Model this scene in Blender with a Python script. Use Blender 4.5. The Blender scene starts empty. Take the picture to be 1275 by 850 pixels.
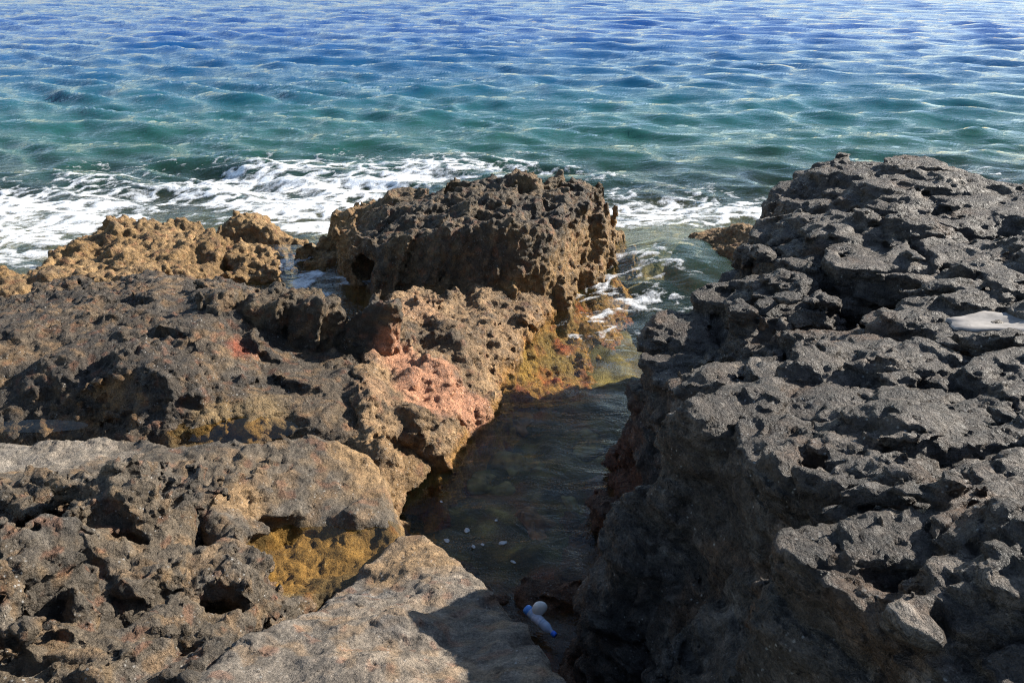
import bpy, math, time
import numpy as np
T0 = time.time()
sc = bpy.context.scene
C = sc.collection
rad = math.radians

# ------------------------------------------------------------------ camera, sky, sun, exposure
CAM_H = 3.2
PITCH = rad(25.7)
FPX, PW, PH = 1029.0, 1275.0, 850.0
cam = bpy.data.cameras.new('camera')
cam.sensor_width = 22.3
cam.lens = 22.3 * FPX / PW
cam.clip_start = 0.05
cam.clip_end = 8000
camo = bpy.data.objects.new('camera', cam)
C.objects.link(camo)
camo.location = (0, 0, CAM_H)
camo.rotation_euler = (math.pi / 2 - PITCH, 0, 0)
sc.camera = camo

SUN_AZ, SUN_EL = rad(66), rad(28.5)
w = bpy.data.worlds.new('World')
sc.world = w
w.use_nodes = True
nt = w.node_tree
sky = nt.nodes.new('ShaderNodeTexSky')
sky.sky_type = 'NISHITA'
sky.sun_disc = False
sky.sun_elevation = SUN_EL
sky.sun_rotation = SUN_AZ
sky.air_density = 1.0
sky.dust_density = 0.4
sky.ozone_density = 1.0
nt.links.new(sky.outputs[0], nt.nodes['Background'].inputs[0])
nt.nodes['Background'].inputs[1].default_value = 0.075
sun = bpy.data.lights.new('sun', 'SUN')
sun.energy = 5.0
sun.angle = rad(0.5)
sun.color = (1.0, 0.94, 0.84)
suno = bpy.data.objects.new('sun', sun)
C.objects.link(suno)
suno.rotation_euler = (math.pi / 2 - SUN_EL, 0, math.pi - SUN_AZ)
sc.view_settings.view_transform = 'Standard'
sc.view_settings.look = 'None'
sc.view_settings.exposure = 1.45
sc.view_settings.gamma = 1.0
sc.cycles.use_denoising = True
sc.cycles.sample_clamp_direct = 8.0
sc.cycles.denoising_input_passes = 'RGB_ALBEDO_NORMAL'
sc.cycles.denoising_prefilter = 'NONE'
sc.cycles.sample_clamp_indirect = 1.5
sc.cycles.filter_width = 1.2
sc.cycles.max_bounces = 6
sc.cycles.transparent_max_bounces = 12
sc.cycles.caustics_reflective = False
sc.cycles.caustics_refractive = False


# ------------------------------------------------------------------ helpers: places
def U(px, py, z):
    """world point on the level z seen at photo pixel px, py"""
    dx, dy = (px - PW / 2) / FPX, (PH / 2 - py) / FPX
    c, s = math.cos(PITCH), math.sin(PITCH)
    d = np.array([dx, c + s * dy, -s + c * dy])
    return np.array([0, 0, CAM_H]) + d * ((z - CAM_H) / d[2])


# ------------------------------------------------------------------ helpers: noise (lookup volumes)
rng = np.random.default_rng(7)


def _smooth(t):
    return t * t * t * (t * (t * 6 - 15) + 10)


def make_perlin(n, per):
    g = rng.normal(size=(per, per, per, 3)).astype(np.float32)
    g /= np.linalg.norm(g, axis=-1, keepdims=True)
    x = np.arange(n, dtype=np.float32) * per / n
    i = np.floor(x).astype(int)
    f = x - i
    X, Y, Z = np.meshgrid(f, f, f, indexing='ij')
    u, v, ww = _smooth(X), _smooth(Y), _smooth(Z)
    out = np.zeros((n, n, n), np.float32)
    for a in (0, 1):
        for b in (0, 1):
            for c in (0, 1):
                gg = g[((i + a) % per)[:, None, None], ((i + b) % per)[None, :, None], ((i + c) % per)[None, None, :]]
                dot = gg[..., 0] * (X - a) + gg[..., 1] * (Y - b) + gg[..., 2] * (Z - c)
                out += dot * (u if a else 1 - u) * (v if b else 1 - v) * (ww if c else 1 - ww)
    return out * 1.6


def make_worley(n, per):
    p = rng.random((per, per, per, 3)).astype(np.float32)
    x = np.arange(n, dtype=np.float32) * per / n
    i = np.floor(x).astype(int)
    f = (x - i).astype(np.float32)
    F1 = np.full((n, n, n), 9, np.float32)
    F2 = F1.copy()
    for a in (-1, 0, 1):
        for b in (-1, 0, 1):
            for c in (-1, 0, 1):
                q = p[((i + a) % per)[:, None, None], ((i + b) % per)[None, :, None], ((i + c) % per)[None, None, :]]
                d = np.sqrt((q[..., 0] + a - f[:, None, None]) ** 2 + (q[..., 1] + b - f[None, :, None]) ** 2
                            + (q[..., 2] + c - f[None, None, :]) ** 2)
                F2 = np.minimum(F2, np.maximum(F1, d))
                F1 = np.minimum(F1, d)
    return F1, F2 - F1


VP = make_perlin(128, 16)
VW1, VW2 = make_worley(96, 12)


def _rot(seed):
    r = np.random.default_rng(seed)
    q, _ = np.linalg.qr(r.normal(size=(3, 3)))
    return q.astype(np.float32), (r.random(3) * 50).astype(np.float32)


_ROTS = [_rot(k) for k in range(64)]


def sample(vol, Q):
    n = vol.shape[0]
    Q = Q % n
    i = np.floor(Q).astype(np.int32)
    f = (Q - i).astype(np.float32)
    i %= n
    j = i + 1
    j[j >= n] = 0
    x0, y0, z0 = i[:, 0] * (n * n), i[:, 1] * n, i[:, 2]
    x1, y1, z1 = j[:, 0] * (n * n), j[:, 1] * n, j[:, 2]
    v = vol.ravel()
    fx, fy, fz = f[:, 0], f[:, 1], f[:, 2]
    a = v[x0 + y0 + z0] * (1 - fz) + v[x0 + y0 + z1] * fz
    b = v[x0 + y1 + z0] * (1 - fz) + v[x0 + y1 + z1] * fz
    a = a * (1 - fy) + b * fy
    c = v[x1 + y0 + z0] * (1 - fz) + v[x1 + y0 + z1] * fz
    b = v[x1 + y1 + z0] * (1 - fz) + v[x1 + y1 + z1] * fz
    c = c * (1 - fy) + b * fy
    return a * (1 - fx) + c * fx


def perlin(P, scale, seed):
    R, o = _ROTS[seed % 64]
    return sample(VP, ((P / scale) @ R + o) * 8.0)


def worley(P, scale, seed):
    """F1 (about 0..1)"""
    R, o = _ROTS[seed % 64]
    return sample(VW1, ((P / scale) @ R + o) * 8.0)


def cracks(P, scale, seed, rot=True):
    R, o = _ROTS[seed % 64]
    Q = (P / scale) @ R if rot else P / scale
    return sample(VW2, (Q + o) * 8.0)


def fbm(P, scale, octv, seed, gain=0.5):
    s, a, t = 0, 1.0, 0
    for k in range(octv):
        s = s + a * perlin(P, scale / 2.03 ** k, seed + k)
        t += a
        a *= gain
    return s / t


def ridged(P, scale, octv, seed, gain=0.5):
    s, a, t = 0, 1.0, 0
    for k in range(octv):
        s = s + a * (1 - 2 * np.abs(perlin(P, scale / 2.03 ** k, seed + k)))
        t += a
        a *= gain
    return s / t


def blocky(P, size, seed, tilt=1.0):
    """faceted blocks: every cell has a height and a slanted face of its own"""
    R, o = _ROTS[seed % 64]
    Q = (P / size) @ R + o
    i = np.floor(Q - 0.5).astype(np.int64)
    best = np.full(len(Q), 9.0, np.float32)
    out = np.zeros(len(Q), np.float32)
    for a in (0, 1):
        for b in (0, 1):
            for c in (0, 1):
                cell = i + np.array([a, b, c])
                h = (cell[:, 0] * 73856093) ^ (cell[:, 1] * 19349663) ^ (cell[:, 2] * 83492791) ^ (seed * 2654435)
                h = (h ^ (h >> 13)) * 1274126177 & 0x7fffffff
                r = [((h >> s) & 255).astype(np.float32) / 255.0 for s in (0, 5, 10, 15, 19, 22)]
                dlt = np.stack([Q[:, k] - cell[:, k] - 0.2 - 0.6 * r[k] for k in range(3)], 1)
                dd = (dlt ** 2).sum(1)
                val = 0.5 * (r[3] - 0.5) + 1.3 * tilt * (dlt[:, 0] * (r[4] - 0.5) + dlt[:, 1] * (r[5] - 0.5) + dlt[:, 2] * (r[0] - 0.5)) * 2
                m = dd < best
                out = np.where(m, val, out)
                best = np.where(m, dd, best)
    return out


def cells(P, size, seed):
    """jointed blocks: (height of the block 0..1, distance to the joint)"""
    Q = P / np.asarray(size, np.float32) + seed * 3.7
    i = np.floor(Q).astype(np.int64)
    F1 = np.full(len(Q), 9.0, np.float32)
    F2 = F1.copy()
    hh = np.zeros(len(Q), np.float32)
    for a in (-1, 0, 1):
        for b in (-1, 0, 1):
            for c in (-1, 0, 1):
                cell = i + np.array([a, b, c])
                h = (cell[:, 0] * 73856093) ^ (cell[:, 1] * 19349663) ^ (cell[:, 2] * 83492791) ^ (seed * 2654435)
                h = (h ^ (h >> 13)) * 1274126177 & 0x7fffffff
                dd = np.zeros(len(Q), np.float32)
                for k, sft in enumerate((0, 7, 14)):
                    dd += (Q[:, k] - cell[:, k] - .1 - .8 * ((h >> sft) & 127).astype(np.float32) / 127.0) ** 2
                m = dd < F1
                F2 = np.where(m, F1, np.minimum(F2, dd))
                hh = np.where(m, ((h >> 21) & 255).astype(np.float32) / 255.0, hh)
                F1 = np.where(m, dd, F1)
    return hh, np.sqrt(F2) - np.sqrt(F1)


def sstep(a, b, x):
    t = np.clip((x - a) / (b - a), 0, 1)
    return t * t * (3 - 2 * t)


# ------------------------------------------------------------------ helpers: solids as distance fields
def poly_sd(X, Y, poly):
    d = np.full(X.shape, 1e9, np.float32)
    inside = np.zeros(X.shape, bool)
    n = len(poly)
    for k in range(n):
        ax, ay = poly[k]
        bx, by = poly[(k + 1) % n]
        ex, ey = bx - ax, by - ay
        t = np.clip(((X - ax) * ex + (Y - ay) * ey) / (ex * ex + ey * ey + 1e-12), 0, 1)
        d = np.minimum(d, (X - ax - t * ex) ** 2 + (Y - ay - t * ey) ** 2)
        cond = (ay > Y) != (by > Y)
        with np.errstate(divide='ignore', invalid='ignore'):
            xi = ex * (Y - ay) / (ey if ey != 0 else 1e-12) + ax
        inside ^= cond & (X < xi)
    d = np.sqrt(d)
    return np.where(inside, -d, d)


def smax(a, b, k):
    h = np.clip(0.5 + 0.5 * (a - b) / k, 0, 1)
    return b * (1 - h) + a * h + k * h * (1 - h)


def smin(a, b, k):
    return -smax(-a, -b, k)


BURY = []        # solids already planned: faces buried in another solid are not built


class Mesa:
    """a block of rock: outline (px, py, z) of its top edge, walls leaning out by run per metre of drop"""

    def __init__(s, pts, run=0.2, k=0.08, inner=()):
        s.w = np.array([U(*p) for p in pts])
        inn = [U(*p) for p in inner]
        mids = [(s.w[i] + s.w[(i + 1) % len(s.w)]) / 2 for i in range(len(s.w))]
        s.h = np.array(list(s.w) + mids + inn)
        s.run, s.k = run, k

    def depth_inside(s, V):
        x, y, z = V[:, 0], V[:, 1], V[:, 2]
        sd = poly_sd(x, y, s.w[:, :2])
        num, den = np.zeros(len(V)), np.zeros(len(V))
        for p in s.h:
            wt = 1 / ((x - p[0]) ** 2 + (y - p[1]) ** 2 + 0.01) ** 1.5
            num += wt * p[2]
            den += wt
        top = z - num / den
        return np.maximum(top * .95, (sd + s.run * np.minimum(top, .15)) / math.sqrt(1 + s.run ** 2))

    def field(s, X, Y, Z):
        sd = poly_sd(X, Y, s.w[:, :2])
        num = np.zeros(X.shape)
        den = np.zeros(X.shape)
        for p in s.h:
            wt = 1 / ((X - p[0]) ** 2 + (Y - p[1]) ** 2 + 0.01) ** 1.5
            num += wt * p[2]
            den += wt
        H = (num / den).astype(np.float32)
        top = Z[None, None, :] - H[..., None]
        side = (sd[..., None] + s.run * np.minimum(top, 0.15)) / math.sqrt(1 + s.run ** 2)
        return smax(top * 0.95, side, s.k).astype(np.float32)


def nets(d, org, h):
    """surface nets: closed quads round the part of the grid where d < 0"""
    d = d.copy()
    d[0] = d[-1] = 1e-3 + np.abs(d[0]) * 0 + h
    d[:, 0] = d[:, -1] = h
    d[:, :, 0] = d[:, :, -1] = h
    s = d < 0
    cnt = np.zeros(tuple(np.array(d.shape) - 1), np.int8)
    nx, ny, nz = cnt.shape
    for a in (0, 1):
        for b in (0, 1):
            for c in (0, 1):
                cnt += s[a:a + nx, b:b + ny, c:c + nz]
    act = (cnt > 0) & (cnt < 8)
    I, J, K = np.nonzero(act)
    idx = np.full(cnt.shape, -1, np.int32)
    idx[I, J, K] = np.arange(len(I))
    acc = np.zeros((len(I), 3), np.float32)
    num = np.zeros(len(I), np.float32)
    corners = [(a, b, c) for a in (0, 1) for b in (0, 1) for c in (0, 1)]
    for p in corners:
        for ax in range(3):
            if p[ax] == 0:
                q = list(p)
                q[ax] = 1
                d0 = d[I + p[0], J + p[1], K + p[2]]
                d1 = d[I + q[0], J + q[1], K + q[2]]
                m = (d0 < 0) != (d1 < 0)
                t = np.where(m, d0 / np.where(m, d0 - d1, 1), 0)
                for k in range(3):
                    acc[:, k] += np.where(m, p[k] + (t if k == ax else 0), 0)
                num += m
    V = acc / num[:, None] + np.stack([I, J, K], 1)
    V = V * h + np.asarray(org, np.float32)
    F = []
    for ax in range(3):
        o1, o2 = [(1, 2), (2, 0), (0, 1)][ax]
        sl0 = [slice(None)] * 3
        sl1 = [slice(None)] * 3
        sl0[ax] = slice(0, -1)
        sl1[ax] = slice(1, None)
        a, b = s[tuple(sl0)], s[tuple(sl1)]
        e = np.stack(np.nonzero(a != b), 1)
        e = e[(e[:, o1] > 0) & (e[:, o2] > 0) & (e[:, o1] < d.shape[o1] - 1) & (e[:, o2] < d.shape[o2] - 1)]
        flip = a[e[:, 0], e[:, 1], e[:, 2]]

        def at(d1, d2):
            q = e.copy()
            q[:, o1] -= d1
            q[:, o2] -= d2
            return idx[q[:, 0], q[:, 1], q[:, 2]]
        quad = np.stack([at(1, 1), at(0, 1), at(0, 0), at(1, 0)], 1)
        quad[~flip] = quad[~flip][:, ::-1]
        F.append(quad)
    return V.astype(np.float32), np.concatenate(F)


def subdivide(V, F):
    n = len(V)
    e = np.stack([F, np.roll(F, -1, 1)], 2).reshape(-1, 2)
    e.sort(1)
    key = e[:, 0].astype(np.int64) * n + e[:, 1]
    uq, inv = np.unique(key, return_inverse=True)
    em = (V[uq // n] + V[uq % n]) / 2
    fm = V[F].mean(1)
    E = (n + inv.reshape(-1, 4)).astype(np.int32)
    Fc = (n + len(uq) + np.arange(len(F))).astype(np.int32)
    quads = np.stack([np.stack([F[:, k], E[:, k], Fc, E[:, k - 1]], 1) for k in range(4)], 1).reshape(-1, 4)
    return np.concatenate([V, em, fm]).astype(np.float32), quads


def vnormals(V, F):
    n = np.cross(V[F[:, 2]] - V[F[:, 0]], V[F[:, 3]] - V[F[:, 1]])
    N = np.zeros_like(V)
    for k in range(4):
        for c in range(3):
            N[:, c] += np.bincount(F[:, k], n[:, c], len(V))
    return N / (np.linalg.norm(N, axis=1, keepdims=True) + 1e-12)


def to_mesh(name, V, F, attrs=None, smooth=True):
    me = bpy.data.meshes.new(name)
    k = F.shape[1]
    me.vertices.add(len(V))
    me.vertices.foreach_set('co', np.ascontiguousarray(V, np.float32).ravel())
    me.loops.add(F.size)
    me.loops.foreach_set('vertex_index', np.ascontiguousarray(F, np.int32).ravel())
    me.polygons.add(len(F))
    me.polygons.foreach_set('loop_start', np.arange(0, F.size, k, dtype=np.int32))
    me.polygons.foreach_set('loop_total', np.full(len(F), k, np.int32))
    me.polygons.foreach_set('use_smooth', np.full(len(F), smooth, bool))
    for an, val in (attrs or {}).items():
        if val.ndim == 2:
            a = me.attributes.new(an, 'FLOAT_COLOR', 'POINT')
            a.data.foreach_set('color', np.concatenate([val, np.ones((len(val), 1))], 1).astype(np.float32).ravel())
        else:
            a = me.attributes.new(an, 'FLOAT', 'POINT')
            a.data.foreach_set('value', val.astype(np.float32))
    me.update(calc_edges=True)
    me.validate()
    return me


def link(name, me, mat, label=None, cat=None, group=None, kind=None, parent=None):
    o = bpy.data.objects.new(name, me)
    C.objects.link(o)
    if mat is not None and me is not None:
        me.materials.append(mat)
    for k, v in (('label', label), ('category', cat), ('group', group), ('kind', kind)):
        if v:
            o[k] = v
    if parent is not None:
        o.parent = parent
    return o


# ------------------------------------------------------------------ materials
def newmat(name):
    m = bpy.data.materials.new(name)
    m.use_nodes = True
    t = m.node_tree
    t.nodes.clear()
    return m, t


def nd(t, kind, **kw):
    n = t.nodes.new(kind)
    for k, v in kw.items():
        setattr(n, k, v)
    return n


def setin(n, **kw):
    for k, v in kw.items():
        n.inputs[k.replace('_', ' ')].default_value = v
    return n


def ramp(t, a, b, src, c0=(0, 0, 0, 1), c1=(1, 1, 1, 1)):
    r = nd(t, 'ShaderNodeValToRGB')
    r.color_ramp.elements[0].position, r.color_ramp.elements[0].color = a, c0
    r.color_ramp.elements[1].position, r.color_ramp.elements[1].color = b, c1
    t.links.new(src, r.inputs[0])
    return r.outputs[0]


def noise(t, vec, scale, detail=3, rough=0.6, dist=0.0):
    n = setin(nd(t, 'ShaderNodeTexNoise'), Scale=scale, Detail=detail, Roughness=rough, Distortion=dist)
    t.links.new(vec, n.inputs['Vector'])
    return n.outputs[0]


def mix(t, fac, a, b, blend='MIX'):
    m = nd(t, 'ShaderNodeMix', data_type='RGBA', blend_type=blend)
    for src, i in ((fac, 0), (a, 6), (b, 7)):
        if isinstance(src, (int, float, tuple)):
            m.inputs[i].default_value = src
        else:
            t.links.new(src, m.inputs[i])
    return m.outputs[2]


def schlick(t, normal):
    """reflectance of water for light from either side of the surface"""
    g = nd(t, 'ShaderNodeNewGeometry')
    dt = nd(t, 'ShaderNodeVectorMath', operation='DOT_PRODUCT')
    t.links.new(g.outputs['Incoming'], dt.inputs[0])
    t.links.new(normal, dt.inputs[1])
    src = dt.outputs['Value']
    for op, val in (('ABSOLUTE', None), ('SUBTRACT', 1.0), ('MAXIMUM', 0.0), ('POWER', 5.0), ('MULTIPLY_ADD', .98)):
        m = nd(t, 'ShaderNodeMath', operation=op)
        if op == 'SUBTRACT':
            m.inputs[0].default_value = val
            t.links.new(src, m.inputs[1])
        else:
            t.links.new(src, m.inputs[0])
            if val is not None:
                m.inputs[1].default_value = val
            if op == 'MULTIPLY_ADD':
                m.inputs[2].default_value = .02
        src = m.outputs[0]
    return src


def vor(t, vec, scale, feature='F1', out='Distance'):
    v = nd(t, 'ShaderNodeTexVoronoi', feature=feature)
    v.inputs['Scale'].default_value = scale
    t.links.new(vec, v.inputs['Vector'])
    return v.outputs[out]


def crumbly(t, tc, wv):
    """pitted weathered limestone: crumbs, pits and grains"""
    return ((noise(t, tc, 16, 8, 0.72, .3), .11, 1.0), (vor(t, wv, 22), .05, .8), (noise(t, tc, 60, 5, 0.7), .03, 1.0))


def cracked(t, tc, wv):
    """bedded rock: long partings, joints and grains"""
    mp = nd(t, 'ShaderNodeMapping')
    mp.inputs['Scale'].default_value = (.55, .8, 1.6)
    t.links.new(wv, mp.inputs['Vector'])
    joint = ramp(t, .0, .10, vor(t, mp.outputs[0], 6.5, 'DISTANCE_TO_EDGE'))
    joint2 = ramp(t, .0, .14, vor(t, mp.outputs[0], 17, 'DISTANCE_TO_EDGE'))
    return ((noise(t, tc, 14, 8, 0.70, .4), .10, 1.0), (joint, .035, .8), (joint2, .015, .6), (noise(t, tc, 60, 5, 0.7), .025, 1.0))


def grainy(t, tc, wv):
    """worn trodden rock: small pits and grains"""
    return ((noise(t, tc, 24, 8, 0.74), .05, 1.0), (ramp(t, .0, .35, vor(t, wv, 26)), .02, .6), (noise(t, tc, 90, 4, 0.7), .02, 1.0))


def rock_material(name, rough=0.62, bump=0.6, specks=0.5, spec=0.4, layers=crumbly):
    m, t = newmat(name)
    L = t.links.new
    out = nd(t, 'ShaderNodeOutputMaterial')
    b = setin(nd(t, 'ShaderNodeBsdfPrincipled'), Roughness=rough)
    b.inputs['Specular IOR Level'].default_value = spec
    tc = nd(t, 'ShaderNodeTexCoord').outputs['Object']
    col = nd(t, 'ShaderNodeVertexColor', layer_name='col').outputs[0]
    n1 = noise(t, tc, 14, 5, 0.65)
    n2 = noise(t, tc, 95, 5, 0.75)
    v1 = ramp(t, 0.3, 0.72, n1, (0.55, 0.55, 0.55, 1), (1.45, 1.42, 1.38, 1))
    v2 = ramp(t, 0.28, 0.75, n2, (0.42, 0.42, 0.42, 1), (1.75, 1.7, 1.64, 1))
    c = mix(t, 1.0, col, v1, 'MULTIPLY')
    c = mix(t, 1.0, c, v2, 'MULTIPLY')
    # salt grains and tiny barnacles
    vo = setin(nd(t, 'ShaderNodeTexVoronoi'), Scale=55.0)
    L(tc, vo.inputs['Vector'])
    dot = ramp(t, 0.16, 0.30, vo.outputs['Distance'], (1, 1, 1, 1), (0, 0, 0, 1))
    sel = ramp(t, 0.66, 0.70, vo.outputs['Color'])
    zone = ramp(t, 0.46, 0.60, noise(t, tc, 4.0, 3))
    f = mix(t, 1.0, dot, sel, 'MULTIPLY')
    f = mix(t, 1.0, f, zone, 'MULTIPLY')
    f = mix(t, 1.0, f, (specks, specks, specks, 1), 'MULTIPLY')
    c = mix(t, f, c, (0.62, 0.60, 0.56, 1))
    L(c, b.inputs['Base Color'])
    rr = ramp(t, 0.25, 0.75, noise(t, tc, 30, 3), (rough - 0.17,) * 3 + (1,), (rough + 0.16,) * 3 + (1,))
    L(rr, b.inputs['Roughness'])
    wob = nd(t, 'ShaderNodeTexNoise')
    wob.inputs['Scale'].default_value = 9.0
    wob.inputs['Detail'].default_value = 4
    L(tc, wob.inputs['Vector'])
    wv = nd(t, 'ShaderNodeVectorMath', operation='MULTIPLY_ADD')
    L(wob.outputs['Color'], wv.inputs[0])
    wv.inputs[1].default_value = (.16, .16, .16)
    L(tc, wv.inputs[2])
    prev = None
    for src, dist, stren in layers(t, tc, wv.outputs[0]):
        bb = nd(t, 'ShaderNodeBump')
        bb.inputs['Strength'].default_value = bump * stren
        bb.inputs['Distance'].default_value = dist
        L(src, bb.inputs['Height'])
        if prev is not None:
            L(prev, bb.inputs['Normal'])
        prev = bb.outputs[0]
    L(prev, b.inputs['Normal'])
    L(b.outputs[0], out.inputs[0])
    return m


M_KARST = rock_material('ochre_pitted_rock', 0.7, 0.8, 0.35, 0.3)
M_ROUGH = rock_material('dark_rough_rock', 0.62, 1.0, 0.7, 0.35)
M_PALE = rock_material('grey_gritty_rock', 0.66, 1.05, 0.55, 0.35, grainy)
M_DARK = rock_material('charcoal_bedded_rock', 0.54, 1.3, 0.7, 0.38, cracked)


# ------------------------------------------------------------------ colour of the rock itself
def blend(a, b, f):
    return a * (1 - f[:, None]) + b * f[:, None]


def rgb(*c):
    return np.array(c, np.float32)[None, :]


SPOTS = []   # (centre, radius, colour, strength): crusts, algae and stains on the rock


def spot(px, py, z, r, col, s=1.0, squash=1.0):
    SPOTS.append((U(px, py, z), r, np.array(col, np.float32), s, squash))


PINK = (0.56, 0.28, 0.165)
TAN = (0.36, 0.23, 0.11)
OCHRE = (0.31, 0.215, 0.10)
RED = (0.42, 0.07, 0.03)


def colour(style, V, N):
    a = fbm(V, 0.5, 4, 11)
    b = fbm(V, 0.14, 3, 17)
    n = V.shape[0]
    one = np.ones((n, 1), np.float32)
    if style == 'karst':
        c = blend(one * rgb(.20, .135, .065), rgb(.29, .205, .11), sstep(-.3, .35, a + .5 * b))
        c = blend(c, rgb(.13, .085, .045), sstep(.05, .45, b - .4 * a))
        up = sstep(.42, .62, V[:, 2] + .25 * a)
        c = blend(c, rgb(.085, .072, .06), up * .8)
    elif style == 'shelf':
        c = blend(one * rgb(.072, .064, .057), rgb(.125, .102, .078), sstep(-.1, .4, a))
        c = blend(c, rgb(.18, .135, .085), sstep(.16, .45, b + .3 * a) * .6)
        c = blend(c, rgb(.16, .155, .15), sstep(.2, .45, fbm(V, .3, 3, 23)) * .5)
        low = sstep(.5, .3, V[:, 2] + .2 * a)
        c = blend(c, rgb(.22, .15, .08), low)
    elif style == 'crest':
        c = blend(one * rgb(.085, .072, .058), rgb(.15, .115, .072), sstep(-.2, .35, a))
        c = blend(c, rgb(.12, .112, .105), sstep(.15, .4, fbm(V, .3, 3, 23)) * .6)
        low = sstep(.60, .28, V[:, 2] + .35 * a + .22 * b + .22 - .36 * sstep(-.5, .7, V[:, 0]))
        c = blend(c, rgb(.27, .18, .085), low)
        left = sstep(-1.35, -1.75, V[:, 0]) * sstep(7.0, 7.5, V[:, 1])
        c = blend(c, rgb(.30, .20, .10), left * .9)
    elif style == 'buttress':
        c = blend(one * rgb(.215, .155, .098), rgb(.38, .27, .165), sstep(-.25, .35, a))
        c = blend(c, rgb(.105, .088, .07), sstep(.05, .35, b - .3 * a) * .85)
        c = blend(c, rgb(.38, .215, .06), sstep(.17, .03, V[:, 2] + .12 * a + .08 * b) * .85)
        c = blend(c, rgb(.22, .055, .025), sstep(-.02, .22, b) * sstep(.06, -.10, V[:, 2] + .1 * a) * .8)
    elif style in ('ledge', 'platform'):
        c = blend(one * rgb(.105, .095, .084), rgb(.16, .135, .105), sstep(-.2, .4, a))
        c = blend(c, rgb(.21, .155, .095), sstep(.1, .45, b) * .6)
        c = blend(c, rgb(.16, .155, .15), sstep(.15, .4, fbm(V, .3, 3, 23)) * .5)
    elif style == 'gritty':
        c = blend(one * rgb(.165, .15, .135), rgb(.235, .205, .175), sstep(-.25, .3, a))
        c = blend(c, rgb(.145, .145, .15), sstep(.1, .4, fbm(V, .35, 3, 23)) * .7)
        c = blend(c, rgb(.27, .20, .14), sstep(.1, .4, b) * .4)
    elif style == 'dark':
        c = blend(one * rgb(.074, .066, .060), rgb(.115, .103, .092), sstep(-.25, .35, a))
        c = blend(c, rgb(.19, .175, .16), sstep(.12, .42, b + .3 * fbm(V, .3, 3, 23)) * .8)
        c = blend(c, rgb(.26, .24, .215), sstep(.16, .40, fbm(V, .22, 4, 37, .62)) * .75)
        c = blend(c, rgb(.125, .082, .054), sstep(.14, .40, fbm(V, .4, 3, 31)) * .75)
        c = blend(c, rgb(.15, .085, .05), sstep(.38, .12, V[:, 2] + .25 * a) * .9)
    else:
        c = one * rgb(.2, .18, .15)
    d = fbm(V, .055, 2, 29)
    c = c * (1 + .55 * np.clip(d, -.7, .9))[:, None]
    if style != 'dark':
        c = blend(c, rgb(.30, .20, .11), sstep(.18, .40, perlin(V, .09, 51) + .4 * a) * .38)
        c = blend(c, rgb(.26, .11, .06), sstep(.36, .48, perlin(V, .07, 53) + .3 * b) * .35)
        c = c * (rgb(1.16, 1.12, 1.06) if style == 'gritty' else rgb(1.07, 1.0, .90))
    else:
        c = c * rgb(1.06, 1.0, .95)
    wob = .35 * fbm(V, .22, 4, 41)
    for ctr, r, col, s, sq in SPOTS:
        q = V - ctr
        q[:, 2] /= sq
        f = sstep(1.0, .45, np.sqrt((q ** 2).sum(1)) / r + wob * 2.2) * s
        c = blend(c, col[None, :] * (1 + .4 * d)[:, None], f)
    return np.clip(c, .01, .9)


# ------------------------------------------------------------------ relief of the rock
BED = np.array([0.10, 0.05, 1.0], np.float32)     # bedding of the dark rock dips gently


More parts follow.
